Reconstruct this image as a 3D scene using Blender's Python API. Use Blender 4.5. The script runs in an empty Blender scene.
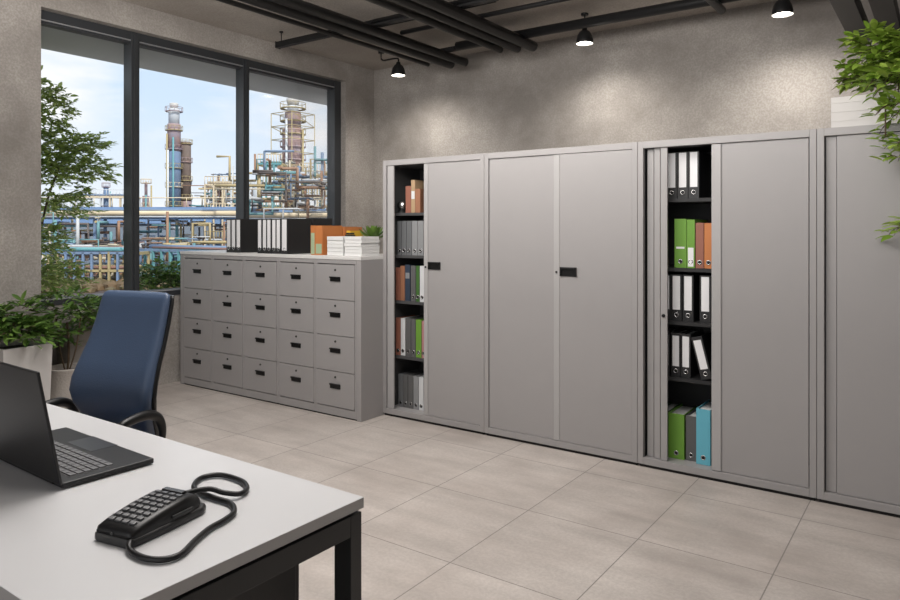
import bpy, bmesh, math, random
from mathutils import Vector, Matrix, Euler
from math import radians, sin, cos, pi, atan2, tan

S = bpy.context.scene
COL = S.collection
PI = math.pi

# ------------------------------------------------------------------ camera, light, exposure
FPX, HORIZON, EYE = 703.0, 229.0, 1.5
TH = atan2(498, 703)
FW = Vector((-sin(TH), cos(TH), 0)); RT = Vector((cos(TH), sin(TH), 0))

cam_d = bpy.data.cameras.new('camera'); cam = bpy.data.objects.new('camera', cam_d); COL.objects.link(cam)
cam.location = (0, 0, EYE); cam.rotation_euler = (PI/2, 0, TH)
cam_d.sensor_width = 36; cam_d.lens = 36*FPX/900
cam_d.shift_y = -(300-HORIZON)/900
cam_d.clip_start = 0.05; cam_d.clip_end = 2000
S.camera = cam

S.view_settings.view_transform = 'Standard'; S.view_settings.look = 'None'
S.view_settings.exposure = 0.3; S.view_settings.gamma = 1; S.view_settings.use_curve_mapping = False

W = bpy.data.worlds.new('sky'); S.world = W; W.use_nodes = True
def build_world():
    nt = W.node_tree; nt.nodes.clear(); L = nt.links; N = nt.nodes.new
    out = N('ShaderNodeOutputWorld'); bg = N('ShaderNodeBackground')
    tc = N('ShaderNodeTexCoord'); mp = N('ShaderNodeMapping'); mp.inputs['Scale'].default_value = (1, 1, 3.4)
    L.new(tc.outputs['Generated'], mp.inputs[0])
    no = N('ShaderNodeTexNoise'); no.inputs['Scale'].default_value = 2.6; no.inputs['Detail'].default_value = 7
    no.inputs['Roughness'].default_value = .55; L.new(mp.outputs[0], no.inputs['Vector'])
    r = N('ShaderNodeValToRGB'); r.color_ramp.elements[0].position = .44; r.color_ramp.elements[1].position = .60
    L.new(no.outputs['Fac'], r.inputs[0])
    sep = N('ShaderNodeSeparateXYZ'); L.new(tc.outputs['Generated'], sep.inputs[0])
    g = N('ShaderNodeValToRGB'); e = g.color_ramp.elements
    e[0].position = 0.0; e[0].color = (.82, .83, .86, 1); e[1].position = .5; e[1].color = (.46, .60, .80, 1)
    k = e.new(.17); k.color = (.60, .72, .87, 1)
    L.new(sep.outputs['Z'], g.inputs[0])
    mx = N('ShaderNodeMix'); mx.data_type = 'RGBA'; L.new(r.outputs[0], mx.inputs['Factor'])
    L.new(g.outputs[0], mx.inputs['A']); mx.inputs['B'].default_value = (.90, .88, .89, 1)
    L.new(mx.outputs['Result'], bg.inputs[0]); bg.inputs[1].default_value = 1.0
    L.new(bg.outputs[0], out.inputs[0])
build_world()

def light(name, typ, loc, rot, energy, color=(1, 1, 1), **k):
    d = bpy.data.lights.new(name, typ); d.energy = energy; d.color = color
    for a, v in k.items(): setattr(d, a, v)
    o = bpy.data.objects.new(name, d); COL.objects.link(o); o.location = loc; o.rotation_euler = rot
    return o
light('sun', 'SUN', (0, 0, 30), (radians(48), 0, radians(68)), 3.0, (1, .94, .84), angle=radians(2))
# added fill behind the camera, no window there; ceiling luminaires over the work area
light('rear_fill', 'AREA', (-1.0, -2.6, 2.0), (radians(90), 0, 0), 48, (.97, .98, 1), shape='RECTANGLE', size=5.5, size_y=2.0)
light('ceiling_luminaire', 'AREA', (-3.2, 2.3, 3.5), (0, 0, 0), 105, (1, .975, .95), shape='RECTANGLE', size=3.0, size_y=1.2)
light('ceiling_luminaire', 'AREA', (-.4, 1.6, 3.5), (0, 0, 0), 26, (1, .975, .95), shape='RECTANGLE', size=2.0, size_y=1.2)
light('added_wall_fill', 'AREA', (-2.8, 1.9, 2.85), (radians(122), 0, 0), 48, (1, .96, .92), shape='RECTANGLE', size=5.0, size_y=.5)  # unseen light added above the frame to lift the upper back wall and ceiling
light('added_ceiling_fill', 'AREA', (-2.3, 1.8, 2.75), (radians(145), 0, radians(-4)), 85, (1, .96, .92), shape='RECTANGLE', size=3.4, size_y=.7)  # invented upward light, no fixture here, brightens the dark ceiling

# ------------------------------------------------------------------ materials
def mat(name, col, rough=.5, metal=0, spec=.5, var=0, vscale=6, bump=0, bscale=40, col2=None, emit=None, trans=0, island=0):
    m = bpy.data.materials.new(name); m.use_nodes = True; nt = m.node_tree; b = nt.nodes['Principled BSDF']; L = nt.links; N = nt.nodes.new
    b.inputs['Base Color'].default_value = (*col, 1); b.inputs['Roughness'].default_value = rough
    b.inputs['Metallic'].default_value = metal; b.inputs['Specular IOR Level'].default_value = spec
    tc = N('ShaderNodeTexCoord')
    no = N('ShaderNodeTexNoise'); no.inputs['Scale'].default_value = vscale; no.inputs['Detail'].default_value = 4
    L.new(tc.outputs['Object'], no.inputs['Vector'])
    c2 = col2 if col2 else tuple(max(0, c*(1-max(var, .04))) for c in col)
    mx = N('ShaderNodeMix'); mx.data_type = 'RGBA'; mx.inputs['A'].default_value = (*col, 1); mx.inputs['B'].default_value = (*c2, 1)
    if island:
        ge = N('ShaderNodeNewGeometry'); L.new(ge.outputs['Random Per Island'], mx.inputs['Factor'])
    else:
        L.new(no.outputs['Fac'], mx.inputs['Factor'])
    L.new(mx.outputs['Result'], b.inputs['Base Color'])
    if bump:
        n2 = N('ShaderNodeTexNoise'); n2.inputs['Scale'].default_value = bscale; n2.inputs['Detail'].default_value = 3
        L.new(tc.outputs['Object'], n2.inputs['Vector'])
        bp = N('ShaderNodeBump'); bp.inputs['Strength'].default_value = bump; bp.inputs['Distance'].default_value = .01
        L.new(n2.outputs['Fac'], bp.inputs['Height']); L.new(bp.outputs[0], b.inputs['Normal'])
    if emit:
        b.inputs['Emission Color'].default_value = (*emit[0], 1); b.inputs['Emission Strength'].default_value = emit[1]
    if trans:
        o = nt.nodes['Material Output']; t = N('ShaderNodeBsdfTranslucent'); L.new(mx.outputs['Result'], t.inputs['Color'])
        ms = N('ShaderNodeMixShader'); ms.inputs[0].default_value = trans
        L.new(b.outputs[0], ms.inputs[1]); L.new(t.outputs[0], ms.inputs[2]); L.new(ms.outputs[0], o.inputs[0])
    return m

def concrete(name, a, b_, c, scale=1.1, rough=.9, speck=.5):
    m = bpy.data.materials.new(name); m.use_nodes = True; nt = m.node_tree; b = nt.nodes['Principled BSDF']; L = nt.links; N = nt.nodes.new
    tc = N('ShaderNodeTexCoord')
    n1 = N('ShaderNodeTexNoise'); n1.inputs['Scale'].default_value = scale; n1.inputs['Detail'].default_value = 8; n1.inputs['Roughness'].default_value = .62
    n2 = N('ShaderNodeTexNoise'); n2.inputs['Scale'].default_value = 58; n2.inputs['Detail'].default_value = 5; n2.inputs['Roughness'].default_value = .7
    for n in (n1, n2): L.new(tc.outputs['Object'], n.inputs['Vector'])
    r1 = N('ShaderNodeValToRGB'); r1.color_ramp.elements[0].position = .36; r1.color_ramp.elements[1].position = .64
    r1.color_ramp.elements[0].color = (*a, 1); r1.color_ramp.elements[1].color = (*b_, 1); L.new(n1.outputs['Fac'], r1.inputs[0])
    r2 = N('ShaderNodeValToRGB'); r2.color_ramp.elements[0].position = .42; r2.color_ramp.elements[1].position = .6
    r2.color_ramp.elements[0].color = (speck, speck, speck, 1); r2.color_ramp.elements[1].color = (0, 0, 0, 1); L.new(n2.outputs['Fac'], r2.inputs[0])
    mx = N('ShaderNodeMix'); mx.data_type = 'RGBA'; L.new(r2.outputs[0], mx.inputs['Factor']); L.new(r1.outputs[0], mx.inputs['A']); mx.inputs['B'].default_value = (*c, 1)
    L.new(mx.outputs['Result'], b.inputs['Base Color']); b.inputs['Roughness'].default_value = rough
    b.inputs['Specular IOR Level'].default_value = .25
    bp = N('ShaderNodeBump'); bp.inputs['Strength'].default_value = .10; bp.inputs['Distance'].default_value = .01
    L.new(n2.outputs['Fac'], bp.inputs['Height']); L.new(bp.outputs[0], b.inputs['Normal'])
    return m

def floor_mat():
    m = concrete('floor_tiles', (.42, .375, .345), (.57, .525, .49), (.36, .32, .30), scale=1.3, rough=.42, speck=.35)
    nt = m.node_tree; b = nt.nodes['Principled BSDF']; L = nt.links; N = nt.nodes.new
    src = b.inputs['Base Color'].links[0].from_socket
    tc = N('ShaderNodeTexCoord'); sep = N('ShaderNodeSeparateXYZ'); L.new(tc.outputs['Object'], sep.inputs[0])
    def line(sock, off, per, w):
        a = N('ShaderNodeMath'); a.operation = 'ADD'; a.inputs[1].default_value = off + per*200; L.new(sock, a.inputs[0])
        p = N('ShaderNodeMath'); p.operation = 'PINGPONG'; p.inputs[1].default_value = per/2; L.new(a.outputs[0], p.inputs[0])
        l = N('ShaderNodeMath'); l.operation = 'LESS_THAN'; l.inputs[1].default_value = w; L.new(p.outputs[0], l.inputs[0])
        f = N('ShaderNodeMath'); f.operation = 'DIVIDE'; f.inputs[1].default_value = per; L.new(a.outputs[0], f.inputs[0])
        fl = N('ShaderNodeMath'); fl.operation = 'FLOOR'; L.new(f.outputs[0], fl.inputs[0])
        return l.outputs[0], fl.outputs[0]
    lx, ix = line(sep.outputs['X'], .62, .6035, .0028)
    ly, iy = line(sep.outputs['Y'], -3.3, .72, .0028)
    mxm = N('ShaderNodeMath'); mxm.operation = 'MAXIMUM'; L.new(lx, mxm.inputs[0]); L.new(ly, mxm.inputs[1])
    cb = N('ShaderNodeCombineXYZ'); L.new(ix, cb.inputs[0]); L.new(iy, cb.inputs[1])
    wn = N('ShaderNodeTexWhiteNoise'); wn.noise_dimensions = '3D'; L.new(cb.outputs[0], wn.inputs['Vector'])
    mr = N('ShaderNodeMapRange'); mr.inputs['To Min'].default_value = .93; mr.inputs['To Max'].default_value = 1.04; L.new(wn.outputs['Value'], mr.inputs['Value'])
    # streaky veins running along the tiles
    mp = N('ShaderNodeMapping'); mp.inputs['Scale'].default_value = (1.2, 5, 1); L.new(tc.outputs['Object'], mp.inputs[0])
    n3 = N('ShaderNodeTexNoise'); n3.inputs['Scale'].default_value = 1.6; n3.inputs['Detail'].default_value = 6; L.new(mp.outputs[0], n3.inputs['Vector'])
    r3 = N('ShaderNodeMapRange'); r3.inputs['From Min'].default_value = .3; r3.inputs['From Max'].default_value = .7; r3.inputs['To Min'].default_value = .86; r3.inputs['To Max'].default_value = 1.08; L.new(n3.outputs['Fac'], r3.inputs['Value'])
    mm = N('ShaderNodeMath'); mm.operation = 'MULTIPLY'; L.new(mr.outputs[0], mm.inputs[0]); L.new(r3.outputs[0], mm.inputs[1])
    vm = N('ShaderNodeVectorMath'); vm.operation = 'SCALE'; L.new(src, vm.inputs[0]); L.new(mm.outputs[0], vm.inputs['Scale'])
    mx = N('ShaderNodeMix'); mx.data_type = 'RGBA'; L.new(mxm.outputs[0], mx.inputs['Factor']); L.new(vm.outputs[0], mx.inputs['A']); mx.inputs['B'].default_value = (.22, .20, .185, 1)
    L.new(mx.outputs['Result'], b.inputs['Base Color'])
    return m

def glass_mat():
    m = bpy.data.materials.new('window_glass'); m.use_nodes = True; nt = m.node_tree; nt.nodes.clear(); L = nt.links; N = nt.nodes.new
    o = N('ShaderNodeOutputMaterial'); t = N('ShaderNodeBsdfTransparent'); t.inputs[0].default_value = (.97, .985, .99, 1)
    g = N('ShaderNodeBsdfGlossy'); g.inputs['Roughness'].default_value = .01; f = N('ShaderNodeFresnel'); f.inputs[0].default_value = 1.45
    x = N('ShaderNodeMath'); x.operation = 'MULTIPLY'; x.inputs[1].default_value = .3; L.new(f.outputs[0], x.inputs[0])
    ms = N('ShaderNodeMixShader'); L.new(x.outputs[0], ms.inputs[0]); L.new(t.outputs[0], ms.inputs[1]); L.new(g.outputs[0], ms.inputs[2]); L.new(ms.outputs[0], o.inputs[0])
    return m

M = {}
M['wall'] = concrete('wall_plaster', (.25, .230, .212), (.44, .412, .384), (.20, .18, .16), speck=.42)
M['ceil'] = concrete('ceiling_concrete', (.38, .34, .305), (.50, .46, .42), (.28, .25, .22), scale=.8)
M['floor'] = floor_mat()
M['glass'] = glass_mat()
M['frame'] = mat('anthracite_frame', (.034, .037, .041), .38)
M['sill'] = mat('sill_metal', (.45, .46, .48), .35, .6)
M['grey'] = mat('grey_powder_coat', (.315, .303, .302), .42, bump=.02, bscale=300)
M['grey2'] = mat('light_grey_edge', (.37, .36, .358), .4)
M['top'] = mat('pale_top_laminate', (.66, .65, .64), .4)
M['lining'] = mat('dark_lining', (.07, .07, .07), .6)
M['lining_black'] = mat('black_lining', (.014, .014, .015), .6)
M['shelf'] = mat('shelf_steel', (.06, .06, .062), .5)
M['black'] = mat('black_plastic', (.007, .007, .0075), .38, spec=.35)
M['blackmat'] = mat('black_steel', (.018, .0185, .019), .45)
M['pipe'] = mat('black_pipe', (.011, .011, .0115), .45, spec=.3)
M['white'] = mat('white_laminate', (.52, .52, .53), .36)
M['edge'] = mat('desk_edge_grey', (.36, .35, .345), .5)
M['paper'] = mat('paper', (.72, .72, .71), .8, var=.12, vscale=90)
M['label'] = mat('white_label', (.74, .74, .75), .6)
M['steel'] = mat('bright_steel', (.6, .6, .6), .25, 1)
M['leather'] = mat('blue_leather', (.052, .082, .145), .42, var=.15, bump=.12, bscale=160)
M['planter'] = mat('white_planter', (.56, .54, .525), .5, var=.08)
M['planter_grey'] = mat('grey_planter', (.30, .275, .25), .85, var=.2, bump=.2)
M['sack'] = mat('pale_fabric_pot', (.42, .385, .35), .9, var=.15, bump=.4, bscale=60)
M['soil'] = mat('soil', (.03, .022, .016), .95, bump=.8, bscale=50)
M['leaf'] = mat('green_leaf', (.09, .19, .03), .42, col2=(.22, .34, .07), trans=.3, island=1)
M['leaf_dark'] = mat('dark_green_leaf', (.05, .12, .022), .38, col2=(.17, .29, .06), trans=.25, island=1)
M['leaf_bright'] = mat('bright_green_leaf', (.17, .30, .03), .4, col2=(.40, .54, .10), trans=.35, island=1)
M['leaf_tree'] = mat('olive_leaf', (.30, .40, .10), .5, col2=(.62, .72, .28), trans=.6, island=1)
M['stem'] = mat('brown_stem', (.09, .06, .035), .8)
M['lampglow'] = mat('lamp_glow', (1, 1, 1), .5, emit=((1, .93, .82), 9))
M['lampcup'] = mat('lamp_inside', (.8, .8, .78), .5)
M['keys'] = mat('grey_keys', (.10, .10, .105), .35)
M['keysdark'] = mat('laptop_keys', (.03, .03, .032), .45)
M['laptop'] = mat('dark_laptop_shell', (.013, .013, .014), .42, spec=.4)
M['screen'] = mat('dark_screen', (.01, .01, .012), .1)
M['pad'] = mat('touchpad', (.035, .035, .038), .3)

# ------------------------------------------------------------------ helpers
def px(x, y, d):
    """point at depth d seen at photo position x, y"""
    v = FW*d + RT*((x-450)/FPX*d); v.z = EYE - (y-HORIZON)/FPX*d
    return v

class MB:
    def __init__(s): s.bm = bmesh.new()
    def box(s, x0, x1, y0, y1, z0, z1, bev=0, M_=None):
        r = bmesh.ops.create_cube(s.bm, size=1); vs = r['verts']
        for v in vs:
            v.co = Vector(((x0+x1)/2+v.co.x*(x1-x0), (y0+y1)/2+v.co.y*(y1-y0), (z0+z1)/2+v.co.z*(z1-z0)))
        es = list({e for v in vs for e in v.link_edges})
        if bev:
            r = bmesh.ops.bevel(s.bm, geom=es, offset=bev, segments=2, profile=.6, affect='EDGES'); vs = list({v for f in r['faces'] for v in f.verts} | {v for v in vs if v.is_valid})
        if M_: bmesh.ops.transform(s.bm, matrix=M_, verts=[v for v in vs if v.is_valid])
        return s
    def tube(s, pts, rad, seg=10, cap=True, flat=1.0):
        pts = [Vector(p) for p in pts]; n = len(pts)
        rs = rad if isinstance(rad, (list, tuple)) else [rad]*n
        t0 = (pts[1]-pts[0]).normalized(); up = Vector((0, 0, 1)) if abs(t0.z) < .9 else Vector((1, 0, 0))
        u = t0.cross(up).normalized(); rings = []
        for i, p in enumerate(pts):
            t = (pts[min(i+1, n-1)]-pts[max(i-1, 0)]).normalized()
            u = (u - t*u.dot(t)).normalized(); w = t.cross(u)
            rings.append([s.bm.verts.new(p+u*cos(a)*rs[i]+w*sin(a)*rs[i]*flat) for a in [2*PI*k/seg for k in range(seg)]])
        for a, b in zip(rings, rings[1:]):
            for k in range(seg): f = s.bm.faces.new((a[k], a[(k+1) % seg], b[(k+1) % seg], b[k])); f.smooth = True
        if cap: s.bm.faces.new(rings[0][::-1]); s.bm.faces.new(rings[-1])
        return s
    def lathe(s, prof, c=(0, 0, 0), seg=24, cap0=True, cap1=True):
        c = Vector(c); rings = []
        for r, z in prof: rings.append([s.bm.verts.new(c+Vector((cos(2*PI*k/seg)*r, sin(2*PI*k/seg)*r, z))) for k in range(seg)])
        for a, b in zip(rings, rings[1:]):
            for k in range(seg): f = s.bm.faces.new((a[k], a[(k+1) % seg], b[(k+1) % seg], b[k])); f.smooth = True
        if cap0: s.bm.faces.new(rings[0][::-1])
        if cap1: s.bm.faces.new(rings[-1])
        return s
    def loft(s, rings, cap=True, smooth=True, closed=True):
        R = [[s.bm.verts.new(p) for p in r] for r in rings]; n = len(R[0])
        for a, b in zip(R, R[1:]):
            for k in range(n if closed else n-1): f = s.bm.faces.new((a[k], a[(k+1) % n], b[(k+1) % n], b[k])); f.smooth = smooth
        if cap: s.bm.faces.new(R[0][::-1]); s.bm.faces.new(R[-1])
        return s
    def leaf(s, p, d, n, L, Wd, curl=.25):
        d = d.normalized(); n = (n - d*n.dot(d)); n = n.normalized() if n.length > 1e-4 else d.orthogonal().normalized()
        u = d.cross(n); prev = None
        base = s.bm.verts.new(p)
        prof = [(.28, .42), (.6, .5), (.86, .26)]
        rows = []
        for t, w in prof:
            q = p + d*L*t - n*curl*L*t*t
            rows.append((s.bm.verts.new(q+u*Wd*w+n*Wd*.12), s.bm.verts.new(q), s.bm.verts.new(q-u*Wd*w+n*Wd*.12)))
        tip = s.bm.verts.new(p + d*L - n*curl*L)
        F = s.bm.faces.new; fs = [F((base, rows[0][1], rows[0][0])), F((base, rows[0][2], rows[0][1]))]
        for a, b in zip(rows, rows[1:]): fs += [F((a[0], a[1], b[1], b[0])), F((a[1], a[2], b[2], b[1]))]
        a = rows[-1]; fs += [F((a[0], a[1], tip)), F((a[1], a[2], tip))]
        for f in fs: f.smooth = True
        return s
    def build(s, name, m, parent=None, loc=None, rot=None):
        bmesh.ops.recalc_face_normals(s.bm, faces=s.bm.faces) if name not in ('foliage',) else None
        me = bpy.data.meshes.new(name); s.bm.to_mesh(me); s.bm.free(); me.materials.append(m if not isinstance(m, str) else M[m])
        o = bpy.data.objects.new(name, me); COL.objects.link(o)
        if parent: o.parent = parent
        if loc: o.location = loc
        if rot: o.rotation_euler = rot
        return o

def tag(o, label, cat, group=None, kind=None):
    o['label'] = label; o['category'] = cat
    if group: o['group'] = group
    if kind: o['kind'] = kind
    return o
def thing(name, label, cat, loc=(0, 0, 0), rz=0, group=None, rot=None):
    o = bpy.data.objects.new(name, None); COL.objects.link(o); o.location = loc; o.rotation_euler = rot if rot else (0, 0, rz)
    o.empty_display_size = .1
    return tag(o, label, cat, group)
def structure(o): o['kind'] = 'structure'; return o
def copy_tree(o, parent=None):
    c = o.copy(); COL.objects.link(c)
    if parent: c.parent = parent
    for ch in list(o.children): copy_tree(ch, c)
    return c
def B(name, m, parent, *a, **k): return MB().box(*a, **k).build(name, m, parent)

# ------------------------------------------------------------------ room shell
XW, YB, ZC = -6.10, 6.90, 3.565          # window wall face, back wall face, ceiling
XA = -6.20                               # recessed apron / window plane
WY0, WY1, WZ0, WZ1 = 2.78, 6.37, .90, 3.335
structure(B('floor', 'floor', None, -6.6, 2.6, -3, 7.1, -.15, 0))
structure(B('ceiling', 'ceil', None, -6.6, 2.6, -3, 7.1, ZC, ZC+.25))
structure(B('wall_back', 'wall', None, -6.6, 2.6, YB, YB+.2, 0, ZC))
structure(B('wall_right', 'wall', None, 2.4, 2.6, -3, YB, 0, ZC))
structure(B('wall_front', 'wall', None, -6.6, 2.4, -3, -2.8, 0, ZC))
wl = MB()
wl.box(XW-.3, XW, -2.8, WY0, 0, ZC); wl.box(XW-.3, XW, WY1, YB, 0, ZC)
wl.box(XW-.3, XW, WY0, WY1, WZ1, ZC); wl.box(XA-.2, XA+.02, WY0, WY1, 0, WZ0-.035)
structure(wl.build('wall_left', 'wall'))
# three window lights in dark frames
fy = [WY0-.1, 3.65, 4.92, WY1]           # mullion axes
def window(n, y0, y1, lab):
    w = thing('window_%d' % n, lab, 'window', (XA, 0, 0)); w['kind'] = 'structure'
    f = MB()
    f.box(-.10, .01, y0, y1, WZ1-.085, WZ1); f.box(-.10, .01, y0, y1, WZ0-.035, WZ0+.012)
    f.box(-.08, .0, y0, y1, WZ1-.11, WZ1-.09)
    f.build('window_frame', 'frame', w)
    B('trim_strip', 'sill', w, .0, .016, y0, y1, WZ1-.088, WZ1-.078)
    B('pane', 'glass', w, -.055, -.047, y0, y1, WZ0, WZ1-.09)
    return w
window(1, WY0-.0, 3.65, 'left window light beside concrete pier')
window(2, 3.65, 4.92, 'middle window light between dark mullions')
window(3, 4.92, WY1, 'right window light nearest the back wall')
for n, (y, w) in enumerate([(3.65, .08), (4.92, .075)]):
    m_ = MB(); m_.box(XA-.11, XA+.025, y-w/2, y+w/2, WZ0-.03, WZ1-.01, .004); m_.box(XA+.02, XA+.04, y-w*.22, y+w*.22, WZ0-.03, WZ1-.02, .003)
    structure(m_.build('trim_%d' % (n+1), 'frame'))
structure(B('trim_3', 'frame', None, XA-.11, XA+.02, WY1-.11, WY1-.0, WZ0-.03, WZ1))
structure(B('trim_4', 'sill', None, XA-.02, XA+.035, WY0, WY1, WZ0+.001, WZ0+.012))
structure(B('trim_5', 'frame', None, XA-.02, XA+.028, WY0, WY1, WZ0-.045, WZ0-.001))
# exterior slab above the window and terrace outside
structure(B('trim_6', mat('soffit_grey', (.5, .5, .49), .8), None, -7.3, -6.42, -1, 9.5, 3.28, 3.6))
structure(B('trim_7', 'planter_grey', None, -7.75, -6.42, -1, 9.5, -.2, 0))

# ------------------------------------------------------------------ tall cabinets
YT = 4.313; HT = 2.05; DT = .46
def tall_cabinet(x0, x1, label, lining, shelves, shelf_mat='shelf'):
    c = thing('storage_cabinet', label, 'cabinet', ((x0+x1)/2, YT, 0), 0)
    w = (x1-x0)/2; b = MB(); e = .0012
    b.box(-w+e, -w+.036, 0, DT, .02, HT, .002); b.box(w-.036, w-e, 0, DT, .02, HT, .002)
    b.box(-w+.036, w-.036, 0, DT, HT-.042, HT, .002); b.box(-w+.036, w-.036, 0, DT, .02, .062, .002)
    b.box(-w+.036, w-.036, DT-.02, DT, .062, HT-.042)
    b.build('carcass', 'grey', c)
    l = MB(); t = .003; a, z0, z1 = w-.036, .062, HT-.042
    l.box(-a, -a+t, .03, DT-.02, z0, z1); l.box(a-t, a, .03, DT-.02, z0, z1); l.box(-a+t, a-t, DT-.023, DT-.02, z0, z1)
    l.box(-a+t, a-t, .03, DT-.023, z1-t, z1)
    l.build('lining', lining, c)
    B('plinth', 'black', c, -w+.01, w-.01, .015, DT-.02, 0, .02)
    for z in shelves: B('shelf', shelf_mat, c, -a+t, a-t, .075, DT-.023, z-.022, z)
    return c
def door(c, name, x0, x1, y, parent_x, th=.016, m='grey'):
    return B(name, m, c, x0-parent_x, x1-parent_x, y, y+th, .064, HT-.044, bev=.0025)
def lock(d, x, z, y, r=.009):
    o = MB().lathe([(r, 0), (r, .006), (r*.5, .007)], seg=14).build('lock', 'black', d, (x, y, z), (PI/2, 0, 0)); return o
def handle(d, x0, x1, z0, z1, y):
    h = MB(); h.box(x0, x1, y-.008, y, z0, z1, .003); h.box(x0+.006, x1-.006, y-.016, y-.008, z1-.016, z1-.004, .002)
    h.box(x0, x0+.01, y-.016, y-.008, z0, z1, .002); h.box(x1-.01, x1, y-.016, y-.008, z0, z1, .002)
    return h.build('handle', 'black', d)
# first unit (open strip of shelves on its left)
A = tall_cabinet(-3.72, -2.752, 'tall grey metal cabinet nearest the window, slid open on shelves of mixed books', 'lining', [1.63, 1.29, .922, .478])
ax = (-3.72-2.752)/2
B('door_edge', 'grey2', A, -3.676-ax, -3.612-ax, .006, .022, .064, HT-.044, bev=.003)
d = door(A, 'door', -3.30, -2.79, .010, ax); B('door_edge', 'grey2', d, -3.306-ax, -3.268-ax, .004, .0095, .066, HT-.046, bev=.002)
lock(d, -3.288-ax, 1.207, .004, .007); handle(d, -3.262-ax, -3.150-ax, 1.190, 1.247, .010)
# second unit, both doors shut
Bc = tall_cabinet(-2.752, -1.602, 'tall grey metal cabinet with both doors shut and a single black handle', 'lining', [.5, .95, 1.4])
bx = (-2.752-1.602)/2
d = door(Bc, 'door', -2.714, -2.196, .012, bx)
d = door(Bc, 'door', -2.194, -1.64, .006, bx); B('door_edge', 'grey2', d, -2.192-bx, -2.148-bx, .002, .006, .066, HT-.046, bev=.0015)
lock(d, -2.170-bx, 1.208, .002, .007); handle(d, -2.142-bx, -2.022-bx, 1.182, 1.243, .006)
# third unit (open strip of binders)
Cc = tall_cabinet(-1.602, -.588, 'tall grey metal cabinet slid open on shelves of black, green and orange binders', 'lining_black', [1.69, 1.258, .925, .575], 'lining_black')
cx = (-1.602-.588)/2
for k, (a, b_) in enumerate([(-1.553, -1.512), (-1.504, -1.467), (-1.459, -1.417)]):
    q = B('door_leaf', 'grey', Cc, a-cx, b_-cx, .040-.014*k, .056-.014*k, .064, HT-.044, bev=.002)
lock(q, -1.440-cx, .962, .012, .011)
d = door(Cc, 'door', -1.148, -.63, .014, cx); B('door_edge', 'grey2', d, -1.150-cx, -1.096-cx, .005, .0135, .066, HT-.046, bev=.002)
# fourth unit
Dc = tall_cabinet(-.588, .42, 'tall grey metal cabinet at the far right under the white planter, doors shut', 'lining', [.5, .95, 1.4])
dx = (-.588+.42)/2
B('door_leaf', 'grey', Dc, -.546-dx, -.495-dx, .026, .042, .064, HT-.044, bev=.002)
d = door(Dc, 'door', -.492, .38, .014, dx)

# ------------------------------------------------------------------ file drawers, five columns of four
YF = 4.052; HF = 1.285; FX0, FX1 = -6.075, -3.717
cols = [FX0, -5.590, -5.115, -4.660, -4.205, FX1]
P5 = .4526; cols = [FX0+.05 + i*P5 for i in range(6)]
names = ['against the window wall', 'second from the window wall', 'middle of the row of five', 'second from the tall cabinets', 'next to the tall cabinets, its side showing']
DF = .62
def drawer_proto():
    w = P5/2
    c = thing('file_cabinet', 'x', 'cabinet', (0, YF, 0), 0, 'row of five file cabinets')
    b = MB(); b.box(-w+.001, -w+.018, .0, DF, .012, HF-.028, .002); b.box(w-.018, w-.001, .0, DF, .012, HF-.028, .002)
    b.box(-w+.018, w-.018, .0, DF, .012, .075, .002); b.box(-w+.018, w-.018, .0, DF, HF-.062, HF-.028, .002); b.box(-w+.018, w-.018, DF-.02, DF, .075, HF-.06)
    b.build('carcass', 'grey', c)
    B('plinth', 'black', c, -w+.005, w-.005, .012, DF-.01, 0, .012)
    z0, z1 = .079, HF-.066; hh = (z1-z0)/4
    for k in range(4):
        a = z0+k*hh
        dr = B('drawer', 'grey', c, -w+.021, w-.021, -.004, .4, a+.002, a+hh-.003, bev=.0025)
        zc = a+hh*.585
        h = MB(); h.box(-.056, .056, -.010, -.004, zc-.019, zc+.019, .002); h.box(-.056, .056, -.020, -.010, zc+.009, zc+.019, .002)
        h.build('handle', 'black', dr)
        lk = MB().lathe([(.0085, 0), (.0085, .005)], seg=12).build('lock', 'blackmat', dr, (0, -.004, zc+.072), (PI/2, 0, 0))
    return c
pf = drawer_proto()
for i in range(5):
    c = pf if i == 0 else copy_tree(pf)
    c.location.x = (cols[i]+cols[i+1])/2
    c['label'] = 'grey metal file cabinet of four drawers, ' + names[i]
B('side_panel', 'grey', pf, -P5/2-.05, -P5/2-.0005, 0, DF, .0, HF-.028, bev=.003)
B('side_panel', 'grey', c, P5/2+.0005, P5/2+.045, 0, DF, .0, HF-.028, bev=.003)
tag(MB().box(FX0, FX1, YF-.004, YF+DF+.004, HF-.028, HF, .003).build('worktop', M['top']), 'thin pale grey metal top running over the row of file cabinets', 'worktop')

# ------------------------------------------------------------------ binders and books
def colmat(name, c, r=.5, **k):
    if name not in M: M[name] = mat(name, c, r, **k)
    return M[name]
def binder(x, y, z, w, h, d, col, label, group, lab=None, ring=True, lean=0, name='ring_binder', cat='binder', labcol='label'):
    """spine faces -Y, x is the left edge"""
    t = thing(name, label, cat, (x, y, z), 0, group, rot=(0, lean, 0))
    e = .0008; b = MB(); th = .003
    b.box(e, w-e, 0, th, 0, h, .001); b.box(e, e+th, th, d, 0, h); b.box(w-e-th, w-e, th, d, 0, h)
    b.build('cover', col, t)
    MB().box(e+th+.001, w-e-th-.001, .012, d-.01, .004, h-.014).build('pages', 'paper', t)
    if lab:
        B('spine_label', labcol, t, w*.16, w*.84, -.0012, 0, h*lab[0], h*lab[1])
    if ring:
        MB().lathe([(.015, 0), (.015, .0015), (.0095, .0015), (.0095, .0007)], seg=16, cap0=False, cap1=False).build('finger_ring', 'steel', t, (w/2, -.0002, h*.13), (PI/2, 0, 0))
        MB().lathe([(.0, .0009), (.0094, .0009)], seg=16, cap0=False, cap1=False).build('finger_hole', 'black', t, (w/2, -.0002, h*.13), (PI/2, 0, 0))
    return t
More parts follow.
